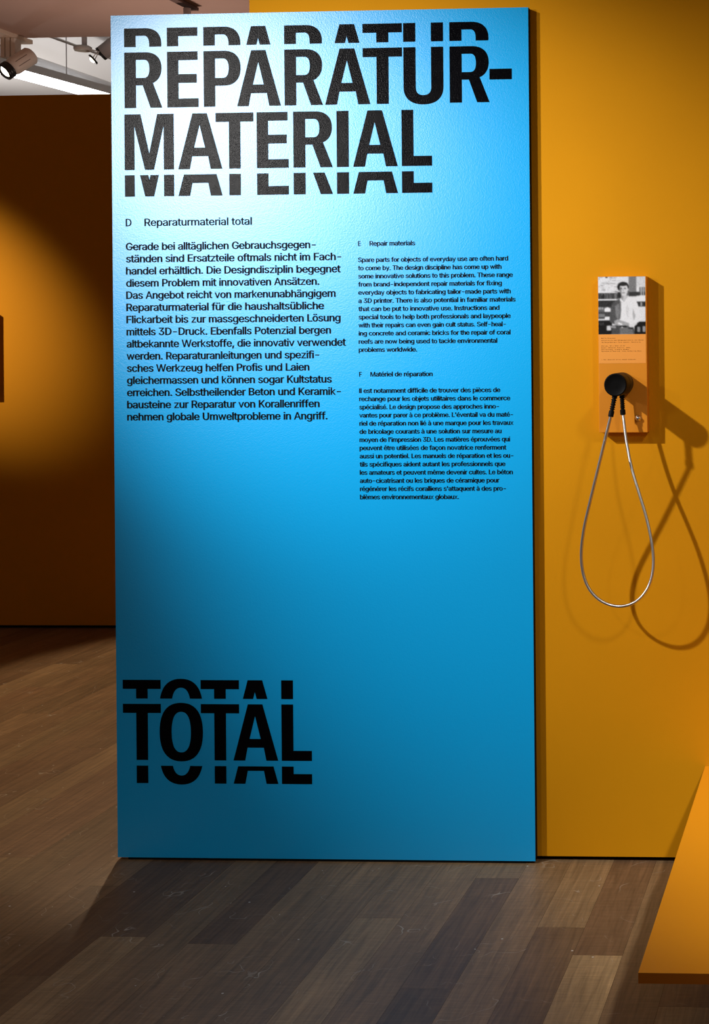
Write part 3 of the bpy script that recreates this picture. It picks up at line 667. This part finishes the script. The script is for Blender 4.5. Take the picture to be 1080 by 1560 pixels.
# the earpiece on its steel hose
hs = empty('earpiece', (HX, -.150, 1.37), 'round black earpiece with looped steel hose, hung on the narrow orange wall box', 'earpiece')
b = B(); lathe(b, (HX, -SD - .0620, HZ), (0, -1, 0), [(.024, 0), (.0315, .0005), (.0325, .003), (.0325, .069), (.0318, .0725), (.0300, .0745), (.0285, .0742), (.0275, .0736), (.010, .0734)], 56)
for f in b.faces: f.smooth = len(f.verts) == 4
obj('ear_cup', b, RUBBER, hs)
HOSE = [(1.5065, -0.17, 1.3182), (1.486, -0.16, 1.2418), (1.4642, -0.15, 1.1613), (1.4381, -0.135, 1.0649), (1.4148, -0.122, 0.9886), (1.4056, -0.113, 0.9217), (1.4074, -0.11, 0.8706), (1.4214, -0.111, 0.8248), (1.4427, -0.115, 0.7983), (1.4733, -0.119, 0.7756), (1.515, -0.126, 0.7653), (1.5507, -0.128, 0.7726), (1.5813, -0.128, 0.7894), (1.6066, -0.127, 0.8247), (1.618, -0.125, 0.8673), (1.6194, -0.122, 0.9116), (1.6117, -0.118, 0.9615), (1.5965, -0.113, 1.032), (1.5733, -0.107, 1.097), (1.5523, -0.098, 1.1563), (1.5361, -0.088, 1.227), (1.5256, -0.075, 1.3177)]
for _ in range(2):   # ease the curve
    HOSE = [HOSE[0]] + [tuple((HOSE[i - 1][k] + 4 * HOSE[i][k] + HOSE[i + 1][k]) / 6 for k in range(3)) for i in range(1, len(HOSE) - 1)] + [HOSE[-1]]
pts = spline(HOSE, .0011)
b = B(); tube(b, pts, [.0047 if i % 3 else .0040 for i in range(len(pts))], 10)
obj('steel_hose', b, STEEL, hs, True)
def relief(top, bottom):
    b = B(); a, c = Vector(top), Vector(bottom); n = 60; P = []; Rr = []
    for i in range(n + 1):
        t = i / n; P.append(a.lerp(c, t))
        r = .0080 - .0010 * t
        if .18 < t < .74: r *= 1.0 if math.sin((t - .18) / .56 * 2 * math.pi * 6) > 0 else .70
        if t > .78: r = .0078
        if t > .985: r = .0062
        Rr.append(r)
    tube(b, P, Rr, 20)
    return obj('strain_relief', b, RUBBER, hs)
relief((1.5170, -.156, 1.3790), (1.5052, -.1695, 1.3125))
relief((1.5230, -.0735, 1.3750), (1.5258, -.075, 1.3130))

# ------------------------------------------------------------------ the like station on the far wall, left of the frame
b2 = box(B(), (-2.567, YW - .04, 1.26), (-2.4235, YW - .0003, 1.7135), .0012)
tag(obj('listening_station', b2, BOXO), 'second orange box, on the dark orange wall at the far left edge', 'audio station')

# ------------------------------------------------------------------ low platform at the right
PXL, PYF, PZ = 1.7475, -1.398, .281
plat = empty('display_platform', (2.35, -.70, 0), 'low orange display platform with a thin overhanging top at the lower right', 'platform')
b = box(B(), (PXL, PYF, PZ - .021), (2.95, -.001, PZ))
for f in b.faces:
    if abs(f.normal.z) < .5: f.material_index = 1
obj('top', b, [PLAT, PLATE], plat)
obj('base', box(B(), (2.25, -.75, 0), (2.90, -.05, PZ - .021)), PLAT, plat)

# ------------------------------------------------------------------ ceiling fittings, far left
def rail(name, lo, hi, m, label):
    b = box(B(), lo, hi, .002)
    return tag(obj(name, b, m), label, 'rail')
rail('lighting_track', (-3.410, 2.5, 3.572), (-3.312, 5.40, 3.5999), RAIL, 'beige lighting track under the low ceiling, above the lit beige spotlight')
rail('lighting_track', (-1.835, 2.5, 3.580), (-1.785, 4.56, 3.5999), RAILD, 'dark brown lighting track under the low ceiling, above the top of the blue panel')

def cyl(name, base, axis, prof, m, parent, n=36):
    b = B(); lathe(b, base, axis, prof, n)
    for f in b.faces: f.smooth = len(f.verts) == 4
    return obj(name, b, m, parent)
# lit spotlight
F = Vector((-3.312, 5.08, 3.333)); Rr = Vector((-3.222, 5.215, 3.460)); ax = (F - Rr).normalized()
sp = empty('track_spotlight', (-3.30, 5.20, 3.57), 'beige cylinder spotlight with a glowing lens and black front ring, at the upper left', 'spotlight')
Lb = (F - Rr).length
cyl('lamp_body', Rr, ax, [(.030, -.012), (.052, -.004), (.0600, .006), (.0600, Lb - .060), (.056, Lb - .055), (.053, Lb - .03)], LAMPG, sp)
cyl('front_ring', Rr + ax * (Lb - .03), ax, [(.050, 0), (.058, .004), (.058, .010), (.054, .013), (.058, .016), (.058, .028), (.054, .031), (.058, .034), (.058, .046), (.052, .050), (.044, .050), (.040, .036)], BLACKM, sp)
tag(cyl('lens', Rr + ax * (Lb + .0065), ax, [(.0385, 0), (.034, .004), (.01, .006)], LENS, sp), 'glowing lens')
side = ax.cross(Vector((0, 0, 1))).normalized()
q = Rr + ax * (Lb * .55)
slot = ax.cross(side).normalized()
for k, dx in enumerate((-.080, -.044, -.008)):
    obj('gear_fin', box(B(), (-3.327 + dx, 5.17, 3.440), (-3.299 + dx, 5.25, 3.5718), .004), LAMPG, sp)
obj('gear_box', box(B(), (-3.400, 5.185, 3.465), (-3.314, 5.235, 3.5718), .003), LAMPG, sp)
for sgn in ((1,) if side.y > 0 else (-1,)):
    b = B(); tube(b, [q + side * .064 * sgn, q + side * .064 * sgn + Vector((0, 0, .075))], .006, 8)
    obj('yoke_arm', b, LAMPG, sp)
# the slotted cover plate on the lamp body that faces the room
n_ = (Vector((2.16, -4.26, 1.53)) - q).normalized(); n_ = (n_ - ax * n_.dot(ax)).normalized(); t_ = ax.cross(n_)
b = B()
for a0, a1, w0, w1 in ((-.062, .030, -.019, -.016), (-.062, .030, .016, .019), (-.065, -.062, -.019, .019)):
    P = [q + ax * a + t_ * w + n_ * math.sqrt(max(.0603 ** 2 - w * w, 0)) for a, w in ((a0, w0), (a1, w0), (a1, w1), (a0, w1))]
    b.faces.new([b.verts.new(p + n_ * .0006) for p in P])
tag(obj('cover_seam', b, RAILD, sp), 'dark cover seam')

# flat ceiling mount with a small lamp
dm = empty('ceiling_spotlight', (-3.06, 5.60, 3.62), 'white dish-shaped ceiling fitting with a small lit swivel lamp, beside the blue panel edge', 'spotlight')
DC = Vector((-3.072, 5.60, 3.585))
cyl('dish', DC, (0, 0, -1), [(.045, -.012), (.058, -.004), (.060, .010), (.056, .022), (.050, .024), (.046, .016)], LAMPW, dm)
b = B(); tube(b, [DC + Vector((.012, 0, .01)), DC + Vector((.012, 0, 1.135))], .017, 14); tag(obj('stem', b, GREYM, dm), 'grey stem')
LC = Vector((-2.998, 5.60, 3.503)); la = Vector((-.62, -.30, -.62)).normalized()
tag(cyl('lamp_head', LC, la, [(.036, -.006), (.040, -.002), (.040, .006), (.032, .007)], BLACKM, dm), 'black lamp disc')
tag(cyl('lens', LC + la * .0075, la, [(.020, 0), (.018, .008), (.006, .012)], LENS, dm), 'lit lens')
for s in (-1, 1):
    b = B(); tube(b, [LC - la * .004 + Vector((0, .016 * s, 0)), LC + Vector((.035, .012 * s, .055)), DC + Vector((.045, .01 * s, -.012))], .0032, 8)
    obj('arm', b, LAMPW, dm)

# spotlight whose body runs behind the blue panel
gs = empty('track_spotlight', (-2.90, 5.70, 3.60), 'grey cylinder spotlight with a black front ring, half hidden by the blue panel edge', 'spotlight')
GC = Vector((-2.985, 5.70, 3.566)); ga = Vector((-.72, -.12, -.55)).normalized()
tag(cyl('front_ring', GC, ga, [(.040, 0), (.050, .001), (.050, .016), (.042, .017)], BLACKM, gs), 'black front ring')
cyl('lamp_body', GC, -ga, [(.040, .0005), (.050, .002), (.056, .16), (.046, .18)], GREYM, gs)
b = B(); tube(b, [GC - ga * .10 + Vector((0, 0, .04)), (GC - ga * .10).xy.to_3d() + Vector((0, 0, 4.7198))], .012, 12); obj('stem', b, GREYM, gs)

# bracket under the brown track, showing above the panel's top edge
hb = empty('track_spotlight', (-1.795, 4.40, 3.40), 'small dark spotlight bracket hanging from the brown track behind the top of the blue panel', 'spotlight')
b = B(); tube(b, [(-1.795, 4.42, 3.5648), (-1.795, 4.42, 3.50)], .022, 16); obj('adapter', b, GREYM, hb)
cyl('lamp_body', (-1.795, 4.46, 3.47), (0, -1, -.35), [(.03, -.05), (.045, -.045), (.045, .11), (.04, .115)], BLACKM, hb)

# linear luminaire, pipes and wires under the high ceiling
lu = empty('linear_luminaire', (-5.30, 9.3, 4.05), 'long lit white linear lamp hanging under the high ceiling, upper left', 'lamp')
A, Cc = Vector((-5.385, 8.45, 0)), Vector((-5.106, 11.05, 0))
def slanted(bm, a, c, hw, z0, z1, bev=0):
    d = (c - a).normalized(); s = Vector((-d.y, d.x, 0)) * hw
    P = [a + s, a - s, c - s, c + s]
    lo = [bm.verts.new((p.x, p.y, z0)) for p in P]; hi = [bm.verts.new((p.x, p.y, z1)) for p in P]
    bm.faces.new(lo); bm.faces.new(hi)
    for i in range(4): bm.faces.new((lo[i], lo[(i + 1) % 4], hi[(i + 1) % 4], hi[i]))
    bmesh.ops.recalc_face_normals(bm, faces=bm.faces)
    return bm
obj('housing', slanted(B(), A, Cc, .06, 4.045, 4.12), LAMPW, lu)
tag(obj('diffuser', slanted(B(), A, Cc, .052, 3.985, 4.0448), LED, lu), 'glowing diffuser')
for t in (.385, .9):
    p = A.lerp(Cc, t); b = B(); tube(b, [(p.x, p.y, 4.12), (p.x, p.y, 4.7198)], .005, 8); tag(obj('hanger_wire', b, GREYM, lu), 'grey hanger wire')
def pipe(name, a, c, r, m, label, cat, hz=4.7198):
    e = empty(name, (a[0], a[1], a[2]), label, cat)
    b = B(); tube(b, [a, c], r, 24); obj('run', b, m, e, True)
    for t in (.62, .9):
        p = Vector(a).lerp(Vector(c), t); b = B(); tube(b, [(p.x, p.y, p.z + r * .9), (p.x, p.y, hz)], .006, 8); obj('hanger', b, GREYM, e)
    return e
pipe('ceiling_pipe', (-5.92, 8.6, 4.37), (-5.86, 14.0, 4.37), .055, DUCT, 'upper thick pale pipe under the high ceiling, behind the hanger wire', 'pipe')
pipe('ceiling_pipe', (-6.10, 8.6, 4.30), (-6.00, 14.0, 4.30), .040, DUCT, 'lower pale pipe under the high ceiling, just above the linear lamp', 'pipe')
pipe('ceiling_conduit', (-5.24, 8.5, 4.42), (-5.12, 13.0, 4.42), .013, LAMPW, 'thin white conduit under the high ceiling, running behind the dish-shaped fitting', 'pipe')
